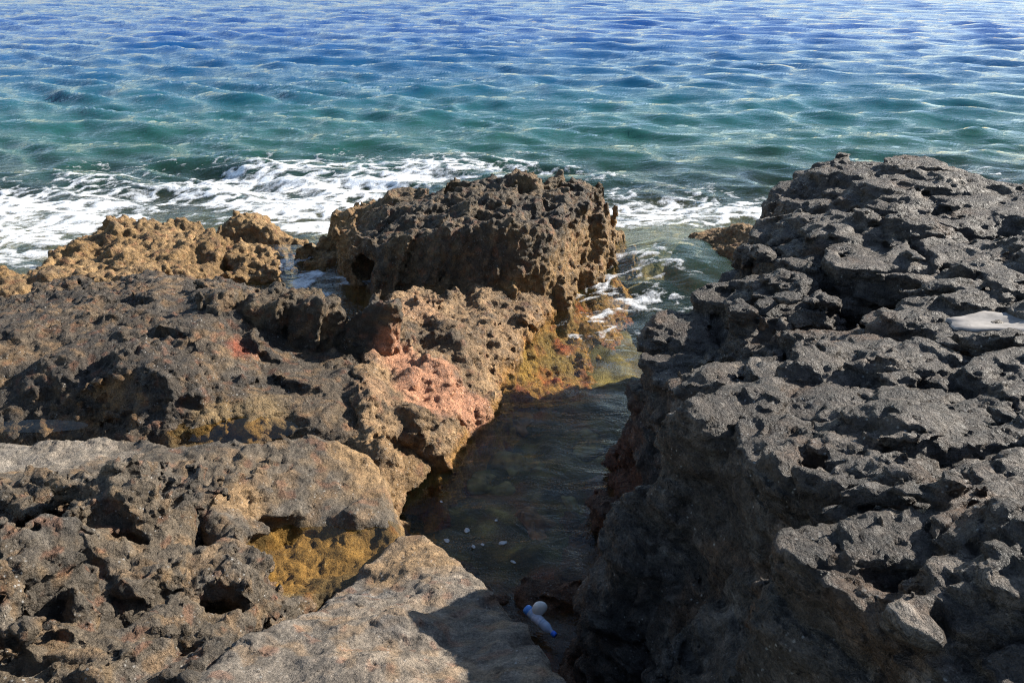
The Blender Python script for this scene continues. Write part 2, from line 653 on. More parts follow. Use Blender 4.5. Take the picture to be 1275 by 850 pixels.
def coarse(style, P):
    if style == 'karst':
        return .17 * (worley(P, .30, 1) - .45) + .10 * (worley(P, .13, 2) - .45) - .07 * ridged(P, .5, 2, 3) + .05 * fbm(P, .9, 2, 4)
    if style == 'shelf':
        m = sstep(-.3, .3, perlin(P, .5, 56))
        return .09 * fbm(P, .9, 3, 5) - .05 * blocky(P, .40, 61) + m * (.03 * (worley(P, .2, 6) - .45) - .035 * ridged(P, .26, 3, 7) - .03 * blocky(P, .13, 62))
    if style == 'crest':
        Q = P.copy()
        Q[:, 0] -= .35 * P[:, 2]
        Q[:, 2] *= .28
        Q[:, 2] *= .5
        return -.10 * ridged(Q, .28, 2, 8) + .08 * fbm(P, .7, 3, 9) - .09 * blocky(Q, .30, 12) - .018 * ridged(P, .16, 2, 10)
    if style == 'buttress':
        Q = P.copy()
        Q[:, 2] *= .6
        return .10 * fbm(P, .7, 3, 13) - .045 * ridged(Q, .25, 2, 14) + .04 * (worley(P, .16, 15) - .45) - .05 * blocky(P, .32, 16)
    if style == 'ledge':
        m = sstep(-.3, .3, perlin(P, .45, 56))
        return .05 * fbm(P, .6, 3, 18) - .085 * blocky(P, .36, 19) - .045 * blocky(P, .17, 64) - .018 * blocky(P, .09, 63) - .010 * m * ridged(P, .2, 3, 20)
    if style == 'platform':
        Q = P.copy()
        Q[:, 0] += .6 * P[:, 1]
        Q[:, 1] *= .35
        return .045 * fbm(P, .7, 3, 18) - .02 * blocky(P, .3, 19) - .012 * ridged(Q, .11, 2, 20)
    if style == 'gritty':
        return .05 * fbm(P, .6, 3, 24) + .012 * fbm(P, .14, 2, 25) - .014 * blocky(P, .26, 19) + .025 * np.exp(-(cracks(P, .55, 21) / .035) ** 2) * sstep(-.15, .1, perlin(P, .5, 43))
    if style == 'dark':
        wz = P @ BED + .09 * fbm(P, .8, 2, 26) + .03 * perlin(P, .25, 21)
        lay = wz / .13
        f = lay - np.floor(lay)
        per = np.sin(np.floor(lay) * 12.9898) * 43758.5453
        per = per - np.floor(per)
        tread = .085 * (per - .5) + .05 * np.exp(-(np.minimum(f, 1 - f) / .12) ** 2)
        Q = P + .05 * np.stack([fbm(P, .4, 2, 58), fbm(P, .4, 2, 59), fbm(P, .4, 2, 57)], 1)
        Q[:, 2] *= 1.5
        Q[:, 0] *= .75
        crk = cracks(Q, .38, 27)
        W = P + .07 * np.stack([fbm(P, .5, 3, 58), fbm(P, .5, 3, 59), fbm(P, .5, 3, 57)], 1)
        W[:, 2] += .10 * P[:, 0]
        h1, e1 = cells(W, (.62, .46, .24), 3)
        h2, e2 = cells(W, (.27, .22, .13), 8)
        return (.6 * tread - .11 * (h1 - .5) + .080 * np.exp(-(e1 / .085) ** 2) - .045 * (h2 - .5) + .026 * np.exp(-(e2 / .10) ** 2)
                + .05 * fbm(P, .9, 2, 29) - .03 * blocky(W, .3, 23, 1.0))
    return .06 * fbm(P, .5, 3, 32)


def fine(style, V):
    m = .6 + .65 * sstep(-.3, .35, perlin(V, .45, 57))
    if style == 'karst':
        return -.050 * (worley(V, .075, 33) - .45) - .02 * np.abs(perlin(V, .035, 34)) + .016 * perlin(V, .055, 35)
    if style == 'shelf':
        return m * (-.022 * (worley(V, .07, 36) - .45) + .034 * fbm(V, .11, 4, 37, .65) - .015 * blocky(V, .055, 44))
    if style == 'crest':
        Q = V.copy()
        Q[:, 0] -= .35 * V[:, 2]
        Q[:, 2] *= .35
        return .018 * ridged(Q, .085, 2, 38) - .022 * (worley(V, .065, 39) - .45) + .014 * perlin(V, .04, 40)
    if style == 'buttress':
        return .045 * fbm(V, .11, 4, 42, .66) - .020 * (worley(V, .06, 43) - .45) - .015 * blocky(V, .09, 44)
    if style == 'ledge':
        pit = worley(V, .055, 45)
        return m * (.028 * fbm(V, .10, 4, 46, .66) - .018 * blocky(V, .07, 47)) - .014 * sstep(.35, .1, pit) * sstep(-.1, .3, perlin(V, .3, 48))
    if style == 'platform':
        pit = worley(V, .055, 45)
        return m * (.020 * fbm(V, .09, 4, 46, .68) - .012 * blocky(V, .07, 47)) - .012 * sstep(.35, .1, pit) * sstep(-.1, .3, perlin(V, .3, 48))
    if style == 'gritty':
        pit = worley(V, .05, 49)
        return .015 * fbm(V, .07, 4, 50, .68) + .005 * ridged(V, .2, 3, 30) - .005 * blocky(V, .08, 47) - .012 * sstep(.3, .1, pit) * sstep(0, .3, perlin(V, .22, 51))
    if style == 'dark':
        Q = V.copy()
        Q[:, 2] *= 2.2
        W = V + .04 * np.stack([fbm(V, .3, 2, 58), fbm(V, .3, 2, 59), fbm(V, .3, 2, 57)], 1)
        W[:, 2] *= 1.8
        W[:, 0] *= .7
        crk = cracks(W, .24, 21)
        wz = (V @ BED + .05 * fbm(V, .5, 2, 26)) / .055
        f = wz - np.floor(wz)
        part = np.exp(-(np.minimum(f, 1 - f) / .13) ** 2) * sstep(-.1, .2, perlin(V, .4, 31))
        pit = worley(V, .06, 45)
        return m * (.018 * fbm(Q, .13, 4, 52, .66) - .008 * blocky(Q, .075, 54) - .005 * sstep(.4, .1, pit)) - .012 * np.exp(-(crk / .05) ** 2) - .009 * part
    return .02 * fbm(V, .1, 3, 55)


NTRI = [0]
PLAN = []


def rock(*a, **k):
    PLAN.append((a, k))


def build_rocks():
    for q, (a, k) in enumerate(PLAN):
        near = [m for j, (aa, kk) in enumerate(PLAN) if j != q for m in aa[2]]
        cs = [c for j, (aa, kk) in enumerate(PLAN) if j != q for c in kk.get('cuts', ())]
        build_rock(*a, others=near, holes=cs, **k)


def build_rock(name, style, mesas, h, zbot, label=None, cat='rock', cuts=(), sub=1, mat=None, group=None, kind=None, amp=1.0, famp=1.0,
         pad=0.3, k=0.08, ymin=0.5, xlim=(-7.5, 7.5), others=(), holes=()):
    h = h * 1.2
    allp = np.concatenate([m.w for m in mesas])
    lo = allp.min(0) - pad - 0.1
    hi = allp.max(0) + pad
    for m in mesas:
        ext = m.run * max(0, m.w[:, 2].max() - zbot)
        lo[:2] = np.minimum(lo[:2], m.w.min(0)[:2] - pad - ext)
        hi[:2] = np.maximum(hi[:2], m.w.max(0)[:2] + pad + ext)
    lo[2] = zbot
    hi[2] = allp[:, 2].max() + pad
    lo[1] = max(lo[1], ymin)
    lo[0], hi[0] = max(lo[0], xlim[0]), min(hi[0], xlim[1])
    xs, ys, zs = [np.arange(lo[i], hi[i] + h, h, dtype=np.float32) for i in range(3)]
    X, Y = np.meshgrid(xs, ys, indexing='ij')
    d = None
    for m in mesas:
        f = m.field(X, Y, zs)
        d = f if d is None else smin(d, f, k)
    band = np.abs(d) < 0.32
    I, J, K = np.nonzero(band)
    P = np.stack([xs[I], ys[J], zs[K]], 1)
    dn = coarse(style, P)
    dn -= dn[np.abs(d[I, J, K]) < .06].mean()
    dv = d[I, J, K] + amp * dn
    for ctr, r, kk in cuts:
        r = np.asarray(r)
        q = (P - ctr) / r
        e = (np.sqrt((q ** 2).sum(1)) - 1) * r.min() + .03 * perlin(P, .15, 60)
        dv = smax(dv, -e, kk)
    d[I, J, K] = dv
    for ctr, r, kk in cuts:       # hollows reach deeper than the band
        r = np.asarray(r)
        sel = [np.nonzero(np.abs(ax - c0) < rr)[0] for ax, c0, rr in zip((xs, ys, zs), ctr, r)]
        if min(map(len, sel)) == 0:
            continue
        s0, s1, s2 = [slice(q[0], q[-1] + 1) for q in sel]
        gx, gy, gz = np.meshgrid(xs[s0], ys[s1], zs[s2], indexing='ij')
        e = (np.sqrt(((gx - ctr[0]) / r[0]) ** 2 + ((gy - ctr[1]) / r[1]) ** 2 + ((gz - ctr[2]) / r[2]) ** 2) - 1) * r.min()
        sub_d = d[s0, s1, s2]
        d[s0, s1, s2] = np.where(band[s0, s1, s2], sub_d, np.maximum(sub_d, -e))
    V, F = nets(d, (xs[0], ys[0], zs[0]), h)
    # drop crumbs that hang free of the body
    lab = np.arange(len(V))
    E = np.concatenate([F[:, [0, 1]], F[:, [1, 2]], F[:, [2, 3]], F[:, [3, 0]]])
    for _ in range(60):
        old = lab.copy()
        lo_ = np.minimum(lab[E[:, 0]], lab[E[:, 1]])
        np.minimum.at(lab, E[:, 0], lo_)
        np.minimum.at(lab, E[:, 1], lo_)
        lab = lab[lab]
        lab = lab[lab]
        if (lab == old).all():
            break
    crumb = np.bincount(lab, minlength=len(V))[lab] < .06 * len(V)
    inside = (V[:, 2] < max(zbot + .03, -.8)) | crumb
    for m in others:
        if (m.w[:, :2].min(0) < V[:, :2].max(0)).all() and (m.w[:, :2].max(0) > V[:, :2].min(0)).all():
            deep = m.depth_inside(V) < -.15
            for ctr, r, kk in holes:
                deep &= ((((V - ctr) / (np.asarray(r) + .1)) ** 2).sum(1) > 1)
            inside |= deep
    # nothing is built more than a stride outside the picture
    fw = V[:, 1] * math.cos(PITCH) + (CAM_H - V[:, 2]) * math.sin(PITCH)
    sx = np.abs(V[:, 0]) / np.maximum(fw, .2)
    inside |= (sx > .62 + .55) | (fw < .55)
    F = F[~inside[F].all(1)]
    used = np.unique(F)
    mp = np.zeros(len(V), np.int32)
    mp[used] = np.arange(len(used))
    V, F = V[used], mp[F]
    for _ in range(sub):
        V, F = subdivide(V, F)
    N = vnormals(V, F)
    dn = fine(style, V)
    V = V + N * (famp * (dn - dn.mean()))[:, None]
    N = vnormals(V, F)
    col = colour(style, V, N)
    NTRI[0] += 2 * len(F)
    me = to_mesh(name, V, F, {'col': col})
    o = link(name, me, mat, label, cat if kind is None else None, group, kind)
    print('%-22s %8d quads  %.1fs' % (name, len(F), time.time() - T0))
    return o


def cut(px, py, z, r, k=0.05):
    return (U(px, py, z), r, k)


# crusts and stains
spot(90, 560, .8, .42, (.27, .235, .195), .9, .6)
spot(-40, 560, .84, .42, (.25, .225, .195), .9, .6)
spot(650, 400, .08, .22, (.40, .24, .12), .7)
spot(600, 520, .1, .3, (.40, .22, .14), .6)
spot(470, 480, .5, .2, (.42, .26, .15), .7)
spot(545, 470, .38, .42, PINK, .95, 1.4)
spot(500, 440, .45, .26, PINK, .8)
spot(570, 500, .20, .30, PINK, .8)
spot(520, 385, .45, .30, (.42, .25, .14), .8)
spot(630, 425, .15, .30, (.33, .21, .11), .7)
spot(288, 446, .58, .19, (.30, .085, .045), .9, .7)
spot(420, 528, .6, .06, RED, .9)
spot(185, 580, .85, .07, RED, .8)
spot(350, 742, .75, .06, RED, .7)
spot(395, 688, .48, .55, OCHRE, .88, .26)
spot(60, 525, .66, .50, (.36, .19, .06), .9, .45)
spot(290, 535, .52, .45, OCHRE, .7, .3)
spot(150, 515, .70, .22, OCHRE, .8, .5)
spot(275, 775, .62, .16, (.16, .13, .04), .9)
spot(480, 600, .5, .42, TAN, .8)
spot(470, 540, .55, .35, TAN, .6)
spot(510, 690, .65, .35, TAN, .7)
spot(300, 615, .8, .16, TAN, .7)
spot(790, 590, .15, .45, (.17, .075, .04), .8)
spot(700, 440, -.2, .35, (.24, .165, .055), .9)
spot(742, 342, -.12, .13, RED, .9)
spot(722, 388, -.16, .15, RED, .9)
spot(704, 428, -.2, .14, RED, .9)
spot(688, 468, -.24, .16, RED, .9)
spot(650, 498, -.24, .18, (.22, .05, .025), .9)
spot(700, 370, -.08, .22, (.44, .26, .07), .8)
spot(660, 455, -.12, .22, (.42, .27, .08), .8)

# ------------------------------------------------------------------ the rocks, seaward and centre
rock('bedrock', 'shelf', [
    Mesa([(0, 400, .38), (250, 400, .38), (480, 400, .38), (520, 470, .35), (490, 560, .40), (450, 620, .38), (420, 760, .30),
          (560, 760, .2), (560, 900, .2), (200, 950, .3), (-170, 900, .3), (-170, 420, .38)], .1),
    Mesa([(940, 330, .5), (1450, 330, .6), (1500, 800, .5), (1150, 1000, .5), (1000, 700, .4), (900, 560, .3), (900, 430, .4)], .1)],
    .06, -.5, kind='structure', mat=M_ROUGH, sub=0, cuts=[cut(395, 690, .56, (.50, .36, .32)), cut(506, 608, .08, (.27, .34, .42))], xlim=(-5, 5))

rock('jagged_rock', 'karst', [
    Mesa([(-60, 350, .30), (30, 336, .28), (66, 304, .34), (109, 287, .40), (155, 268, .42), (220, 268, .42), (262, 280, .36), (276, 302, .30),
          (268, 330, .30), (200, 345, .40), (100, 350, .42), (0, 366, .45), (-120, 380, .45)], .35, .10),
    Mesa([(266, 290, .22), (275, 274, .28), (300, 267, .30), (330, 270, .28), (345, 284, .26), (330, 292, .22), (290, 294, .24)], .3, .08),
    Mesa([(338, 284, .20), (362, 284, .2), (388, 292, .14), (380, 300, .12), (345, 300, .16)], .3, .06)],
    .034, -.3, 'low ochre pitted rock with a spongy crumbling crest, awash beside the white surf', mat=M_KARST, k=.12,
    cuts=[cut(300, 300, .18, (.22, .3, .12)), cut(212, 316, .42, (.10, .10, .10))])
rock('knobbly_rock', 'karst', [
    Mesa([(283, 318, .26), (300, 303, .28), (335, 305, .28), (350, 318, .26), (345, 342, .24), (300, 346, .24), (278, 338, .24)], .25, .08)],
    .026, -.2, 'small knobbly brown rock between the foam puddle and the ochre pitted rock', mat=M_KARST)
rock('low_rock', 'crest', [
    Mesa([(378, 312, .22), (392, 300, .26), (418, 300, .28), (426, 312, .26), (410, 326, .2), (385, 326, .2)], .25, .06)],
    .026, -.2, 'small dark knob of rock between two arms of white foam', mat=M_ROUGH)
rock('weedy_rock', 'shelf', [
    Mesa([(855, 294, .12), (890, 280, .22), (930, 276, .34), (975, 280, .44), (1010, 300, .45), (950, 312, .28), (890, 308, .16)], .5, .10)],
    .03, -.4, 'low brown rock awash at the mouth of the channel behind a foam line', mat=M_KARST, amp=.6)

rock('central_crag', 'crest', [
    Mesa([(418, 268, .50), (445, 252, .58), (480, 248, .68), (508, 238, .78), (538, 241, .82), (565, 229, .88), (600, 226, .92), (640, 217, .99),
          (665, 224, .93), (699, 223, .90), (728, 228, .82), (752, 240, .74), (748, 262, .66), (715, 275, .70), (690, 288, .76), (631, 284, .84),
          (572, 284, .84), (525, 291, .78), (470, 305, .64), (430, 302, .50)], .20, .07),
    Mesa([(752, 250, .40), (768, 275, .25), (776, 298, .10), (740, 300, .2)], .25, .06)],
    .030, -.35, 'tall dark crag with a jagged crest and fluted flanks between the surf and the channel', mat=M_ROUGH, k=.1,
    cuts=[cut(700, 262, .6, (.10, .12, .35)), cut(462, 330, .35, (.16, .2, .2))])

rock('pink_buttress', 'buttress', [
    Mesa([(470, 385, .50), (500, 358, .46), (560, 350, .40), (640, 348, .28), (686, 358, .14), (668, 395, .14), (640, 420, .20), (628, 455, .17),
          (608, 488, .18), (575, 515, .22), (540, 540, .30), (505, 566, .48), (470, 575, .58), (440, 540, .56), (440, 450, .50)], .22, .12,
         inner=[(540, 440, .46), (560, 410, .42), (520, 500, .44), (600, 400, .34)]),
    Mesa([(690, 362, -.05), (745, 330, -.08), (752, 350, -.12), (715, 420, -.22), (690, 470, -.26), (650, 510, -.28), (600, 545, -.24), (560, 560, -.14),
          (600, 480, -.02), (640, 420, -.02)], 1.2, .12)],
    .030, -.5, 'tan buttress crusted with salmon pink, sloping into the channel below the dark crag', mat=M_ROUGH, k=.1,
    cuts=[cut(506, 608, .08, (.27, .34, .42)), cut(570, 395, .36, (.06, .08, .05))])

# ------------------------------------------------------------------ the shelf
rock('dark_shelf', 'shelf', [
    Mesa([(-170, 380, .62), (0, 362, .58), (80, 352, .60), (180, 342, .62), (270, 345, .66), (300, 372, .78), (262, 395, .82), (250, 432, .78),
          (225, 455, .72), (150, 448, .77), (90, 438, .80), (0, 432, .80), (-170, 445, .82)], 1.25, .14, inner=[(130, 400, .78), (60, 410, .80), (230, 395, .76)]),
    Mesa([(170, 468, .72), (240, 430, .66), (330, 425, .52), (430, 430, .50), (460, 480, .54), (430, 515, .55), (350, 500, .58), (260, 500, .61), (190, 500, .66)],
         .9, .12)],
    .032, .0, 'broad dark shelf of rough brown black rock behind the shallow amber puddles', mat=M_ROUGH, k=.12,
    cuts=[cut(151, 490, .72, (.05, .18, .16)), cut(285, 428, .56, (.13, .12, .12)), cut(170, 505, .68, (.05, .10, .06)), cut(330, 522, .56, (.12, .08, .06))])
rock('fluted_wall', 'crest', [
    Mesa([(268, 360, .80), (300, 354, .80), (370, 358, .82), (430, 366, .82), (492, 368, .76), (486, 386, .76), (430, 382, .81), (350, 378, .82), (300, 384, .80),
          (266, 388, .78)], .08, .05)],
    .026, .1, 'low fluted black wall standing beside the foam puddle', mat=M_ROUGH,
    cuts=[cut(310, 415, .52, (.10, .22, .20)), cut(362, 420, .5, (.05, .15, .14))])

# ------------------------------------------------------------------ platform with the pothole
rock('pothole_platform', 'platform', [
    Mesa([(-170, 560, .86), (0, 548, .80), (120, 542, .78), (200, 550, .78), (270, 545, .80), (330, 540, .80), (420, 536, .72), (460, 556, .67), (482, 590, .64),
          (490, 630, .60), (497, 662, .57), (480, 694, .58), (440, 716, .62), (400, 716, .64), (340, 738, .74), (300, 700, .82), (250, 640, .86), (180, 600, .86),
          (0, 620, .95), (-170, 640, 1.0)], .15, .09, inner=[(380, 600, .72), (430, 590, .69), (300, 590, .80), (395, 632, .64), (350, 635, .67), (440, 635, .62), (470, 660, .58)])],
    .024, .0, 'smooth grey brown platform hollowed by an amber tide pool', mat=M_PALE,
    cuts=[cut(392, 682, .62, (.37, .26, .11), .03), cut(450, 680, .61, (.20, .18, .10), .03), cut(370, 694, .66, (.28, .20, .13), .03), cut(415, 690, .73, (.40, .26, .17), .03), cut(506, 608, .08, (.27, .34, .42)), cut(150, 553, .79, (.09, .05, .05)), cut(452, 622, .7, (.05, .05, .04))])

# ------------------------------------------------------------------ near jagged rocks
rock('pitted_bank', 'ledge', [
    Mesa([(-170, 622, .98), (0, 612, .94), (60, 600, .94), (140, 598, .92), (200, 598, .88), (240, 580, .88), (285, 620, .92), (318, 690, .88), (335, 745, .85),
          (290, 790, .92), (240, 840, 1.05), (180, 900, 1.2), (-170, 1000, 1.4)], .12, .07, inner=[(100, 700, 1.02), (180, 760, 1.0), (40, 820, 1.2), (120, 640, .92)])],
    .019, .2, 'dark pitted bank full of sharp hollows and shadowed faces', mat=M_ROUGH, amp=1.0,
    cuts=[cut(268, 665, .80, (.08, .24, .22)), cut(217, 612, .86, (.06, .10, .12)), cut(275, 778, .75, (.10, .12, .20)), cut(150, 690, .88, (.10, .06, .10)),
          cut(155, 775, .95, (.07, .10, .16)), cut(205, 755, .92, (.05, .10, .14)), cut(235, 800, 1.0, (.05, .05, .08)), cut(60, 800, 1.2, (.16, .04, .12)),
          cut(15, 840, 1.3, (.12, .05, .12)), cut(90, 745, 1.06, (.04, .07, .10))])
rock('angular_block', 'ledge', [
    Mesa([(60, 592, 1.12), (120, 584, 1.12), (180, 588, 1.06), (200, 612, 1.03), (185, 628, 1.04), (140, 612, 1.10), (100, 612, 1.12)], .10, .05)],
    .018, .5, 'angular dark block overhanging a shadowed hollow on the pitted bank', mat=M_ROUGH)
rock('wedge_block', 'ledge', [
    Mesa([(-90, 690, 1.36), (0, 676, 1.30), (55, 680, 1.26), (98, 690, 1.18), (92, 730, 1.18), (52, 700, 1.26), (5, 712, 1.33), (-90, 740, 1.4)], .14, .05)],
    .018, .6, 'wedge shaped dark block with one sunlit side, lowest on the pitted bank', mat=M_ROUGH)
rock('flat_ledge', 'gritty', [
    Mesa([(494, 674, .56), (520, 670, .57), (548, 680, .60), (580, 704, .68), (622, 736, .80), (642, 758, .87), (690, 806, 1.05), (725, 846, 1.14), (760, 960, 1.25),
          (160, 990, 1.36), (205, 850, 1.22), (270, 806, 1.08), (330, 772, 1.0), (390, 750, .86), (430, 724, .66), (462, 702, .57)], .22, .07,
         inner=[(500, 780, .94), (450, 830, 1.10), (560, 740, .78), (500, 710, .68)])],
    .019, .0, 'flat gritty pale grey ledge half covered by a hard shadow', mat=M_PALE,
    cuts=[cut(408, 742, .90, (.06, .05, .05)), cut(255, 845, 1.2, (.05, .04, .05)), cut(650, 800, .95, (.03, .03, .03)), cut(380, 800, 1.06, (.03, .02, .02)), cut(470, 760, .90, (.025, .03, .02)), cut(560, 790, .95, (.03, .02, .02)), cut(330, 830, 1.17, (.04, .03, .02)), cut(620, 745, .80, (.05, .03, .05)), cut(700, 822, 1.04, (.04, .03, .06))])
rock('wet_sill', 'dark', [
    Mesa([(560, 700, .02), (620, 722, .06), (680, 716, .07), (740, 722, .06), (820, 705, .10), (820, 745, .15), (740, 745, .08), (680, 742, .05), (600, 745, .05)], .5, .08)],
    .02, -.4, 'wet low sill of rock closing off the pool above the bottle', mat=M_DARK, amp=.6)

# ------------------------------------------------------------------ the dark rock across the channel
rock('dark_summit', 'dark', [
    Mesa([(966, 236, 1.36), (988, 210, 1.46), (1020, 198, 1.55), (1052, 192, 1.60), (1116, 190, 1.66), (1156, 196, 1.64), (1190, 212, 1.60), (1235, 220, 1.60),
          (1300, 220, 1.64), (1420, 225, 1.7), (1420, 290, 1.78), (1275, 276, 1.55), (1180, 284, 1.5), (1090, 266, 1.48), (1010, 258, 1.40), (970, 252, 1.34)],
         .22, .10, inner=[(1100, 225, 1.62), (1200, 240, 1.58)]),
    Mesa([(905, 336, .80), (935, 306, .95), (958, 268, 1.15), (1010, 262, 1.30), (1100, 280, 1.3), (1100, 330, 1.2), (960, 345, 1.0), (880, 365, .7)], .25, .1)],
    .034, -.4, 'highest black bedded rock standing against the open sea', mat=M_DARK, amp=.75, cuts=[cut(1215, 256, 1.45, (.12, .3, .05)), cut(988, 199, 1.56, (.16, .2, .09)), cut(1050, 188, 1.68, (.2, .2, .09))])
rock('layered_rock', 'dark', [
    Mesa([(952, 272, 1.30), (1000, 262, 1.44), (1100, 274, 1.52), (1200, 288, 1.56), (1420, 300, 1.72), (1420, 360, 1.76), (1275, 342, 1.60), (1160, 336, 1.52),
          (1060, 338, 1.44), (985, 332, 1.34), (930, 318, 1.16)], .16, .06)],
    .028, .1, 'charcoal rock layers cracked into blocks, directly beneath the highest black rock', mat=M_DARK)
rock('rounded_boulder', 'dark', [
    Mesa([(950, 352, 1.28), (985, 330, 1.38), (1025, 340, 1.42), (1046, 362, 1.40), (1040, 384, 1.34), (995, 392, 1.30), (952, 384, 1.26)], .15, .08)],
    .022, .4, 'rounded charcoal boulder wedged behind the small loose block', mat=M_DARK)
rock('loose_block', 'dark', [
    Mesa([(906, 376, 1.28), (925, 364, 1.36), (957, 382, 1.36), (960, 394, 1.32), (930, 394, 1.28), (908, 394, 1.26)], .02, .02)],
    .013, .95, 'small square loose block with a pale edge on the dark corner rock', mat=M_DARK, amp=.35, famp=.7)
rock('lens_shaped_rock', 'dark', [
    Mesa([(1118, 362, 1.50), (1160, 350, 1.56), (1210, 344, 1.60), (1300, 350, 1.66), (1420, 350, 1.76), (1420, 400, 1.74), (1275, 382, 1.60), (1190, 384, 1.54), (1130, 380, 1.48)],
         .2, .06)],
    .022, .7, 'long lens shaped dark rock lying behind the pale slab', mat=M_DARK, amp=.8)
rock('dark_bench', 'dark', [
    Mesa([(965, 402, 1.28), (1050, 390, 1.38), (1185, 390, 1.50), (1420, 390, 1.64), (1420, 460, 1.68), (1275, 425, 1.58), (1185, 438, 1.50), (1060, 448, 1.38), (985, 444, 1.30)],
         .12, .05)],
    .024, .4, 'dark bench of rock level with the pale slab and in front of it', mat=M_DARK, amp=.8)
rock('corner_rock', 'dark', [
    Mesa([(826, 388, 1.05), (860, 376, 1.14), (885, 352, 1.10), (925, 350, 1.16), (990, 398, 1.26), (1010, 455, 1.30), (910, 488, 1.22), (850, 498, 1.10), (812, 468, .90), (808, 420, .96)],
         .06, .08),
    Mesa([(800, 535, .22), (772, 572, .08), (750, 622, 0), (742, 690, .03), (800, 690, .4), (840, 600, .6), (830, 540, .4)], .5, .12)],
    .028, -.45, 'black corner rock dropping sheer into the shaded channel', mat=M_DARK)
rock('split_slab', 'dark', [
    Mesa([(845, 508, 1.58), (905, 484, 1.60), (990, 458, 1.53), (1060, 430, 1.54), (1110, 412, 1.58), (1180, 422, 1.62), (1420, 440, 1.76), (1500, 640, 1.98), (1275, 650, 1.90),
          (1150, 606, 1.76), (1080, 592, 1.70), (1040, 615, 1.66), (985, 600, 1.60), (900, 545, 1.48)], .30, .05,
         inner=[(1000, 530, 1.58), (1120, 520, 1.70), (1100, 440, 1.62)])],
    .021, .0, 'wide cracked charcoal slab with sunlit ragged edges', mat=M_DARK, amp=.72, famp=1.15,
    cuts=[cut(1012, 590, 1.60, (.08, .05, .05)), cut(1090, 500, 1.68, (.25, .025, .05)), cut(1150, 460, 1.68, (.22, .025, .05))])
rock('gully_wall', 'dark', [
    Mesa([(780, 650, .55), (845, 676, .92), (900, 704, 1.10), (965, 762, 1.24), (1040, 846, 1.36), (1080, 960, 1.42), (880, 990, 1.1), (850, 850, .90), (800, 760, .60), (765, 705, .35)],
         .25, .06)],
    .019, -.3, 'shadowed sloping rock above the black gully where the bottle floats', mat=M_DARK, amp=.7, famp=1.1)
rock('great_boulder', 'dark', [
    Mesa([(972, 658, 1.76), (985, 694, 1.76), (1050, 724, 1.79), (1128, 778, 1.81), (1198, 820, 1.83), (1250, 885, 1.80), (1400, 1000, 1.86), (1560, 800, 2.02), (1360, 665, 1.98),
          (1180, 594, 1.86), (1080, 612, 1.80), (1030, 640, 1.74)], .08, .05, inner=[(1100, 690, 1.78), (1200, 740, 1.84)])],
    .016, .5, 'great boulder with a sunlit crusted top and a sheer shaded face', mat=M_DARK, amp=.55, famp=1.2,
    cuts=[cut(1120, 715, 1.78, (.18, .02, .04))])
build_rocks()
print('rocks', NTRI[0], time.time() - T0)


# ------------------------------------------------------------------ seabed, sea, foam
def V3(x, y, z):
    return np.stack([np.asarray(x, np.float32), np.asarray(y, np.float32), np.full(len(x), z, np.float32)], 1)


def bed_z(x, y):
    P = V3(x, y, 0)
    z = -.20 - .06 * np.clip(y - 4, 0, 6) - .25 * sstep(.5, 1.3, x - .1 * (y - 4)) * sstep(9.5, 8, y) - .20 * np.clip(y - 10.5, 0, 1e9)
    z = z - .25 * sstep(2, 4, np.abs(x + .2)) * sstep(12, 8, y)
    z = np.maximum(z, -9)
    return z + (.16 * fbm(P, .9, 4, 5) - .12 * (worley(P, .4, 9) - .45) - .07 * (worley(P, .17, 19) - .45)) * np.clip(1 + .08 * (y - 5), 1, 4)


def polar(r0, steps, a0, a1, na):
    r = [r0]
    for r1, q in steps:
        while r[-1] < r1:
            r.append(r[-1] * q)
    r = np.array(r)
    a = np.linspace(a0, a1, na)
    Rr, A = np.meshgrid(r, a, indexing='ij')
    n, m = len(r), na
    i = np.arange(n * m).reshape(n, m)
    F = np.stack([i[:-1, :-1], i[:-1, 1:], i[1:, 1:], i[1:, :-1]], 2).reshape(-1, 4)
    return (Rr * np.sin(A)).ravel(), (Rr * np.cos(A)).ravel(), F


x, y, F = polar(2.4, ((10, 1.008), (30, 1.02), (3000, 1.12)), -.9, .9, 240)
z = bed_z(x, y)
P = np.stack([x, y, z], 1).astype(np.float32)
a, b = fbm(P, 1.1, 4, 3), fbm(P, .3, 3, 6)
c = blend(np.ones((len(P), 1)) * rgb(.27, .225, .085), rgb(.46, .37, .16), sstep(-.2, .4, a))
c = blend(c, rgb(.12, .115, .045), sstep(-.1, .3, b))
c = blend(c, rgb(.16, .10, .045), sstep(.0, .35, fbm(P, .45, 3, 33)) * .8)
c = c * (1.7 - 1.15 * sstep(.15, .62, worley(P, .26, 44)))[:, None]
c = blend(c, rgb(.045, .045, .022), sstep(.30, .10, cracks(P, .34, 46)) * .55)
c = blend(c, rgb(.22, .075, .035), sstep(.12, .42, fbm(P, .7, 3, 14)) * sstep(9.5, 7.5, y))
c = blend(c, rgb(.10, .115, .06), sstep(9, 14, y) * .7)
wob = .35 * fbm(P, .22, 4, 41)
for ctr, r, col, s, sq in SPOTS:
    if ctr[2] < .05:
        f = sstep(1.0, .45, np.sqrt(((P[:, :2] - ctr[:2]) ** 2).sum(1)) / r + wob * 2.2) * s
        c = blend(c, col[None, :], f)
link('seabed', to_mesh('seabed', P, F, {'col': c}), M_PALE, kind='structure')

wr = np.random.default_rng(21)
WAVES = []
for kk in range(110):
    lam = float(np.exp(wr.uniform(math.log(.22), math.log(2.3))))
    ang = rad(-90 - 12 + wr.normal() * 24)
    amp = .0036 * lam ** .9 * wr.uniform(.5, 1.2)
    WAVES.append((2 * math.pi / lam * math.cos(ang), 2 * math.pi / lam * math.sin(ang), wr.uniform(0, 6.28), amp, lam))


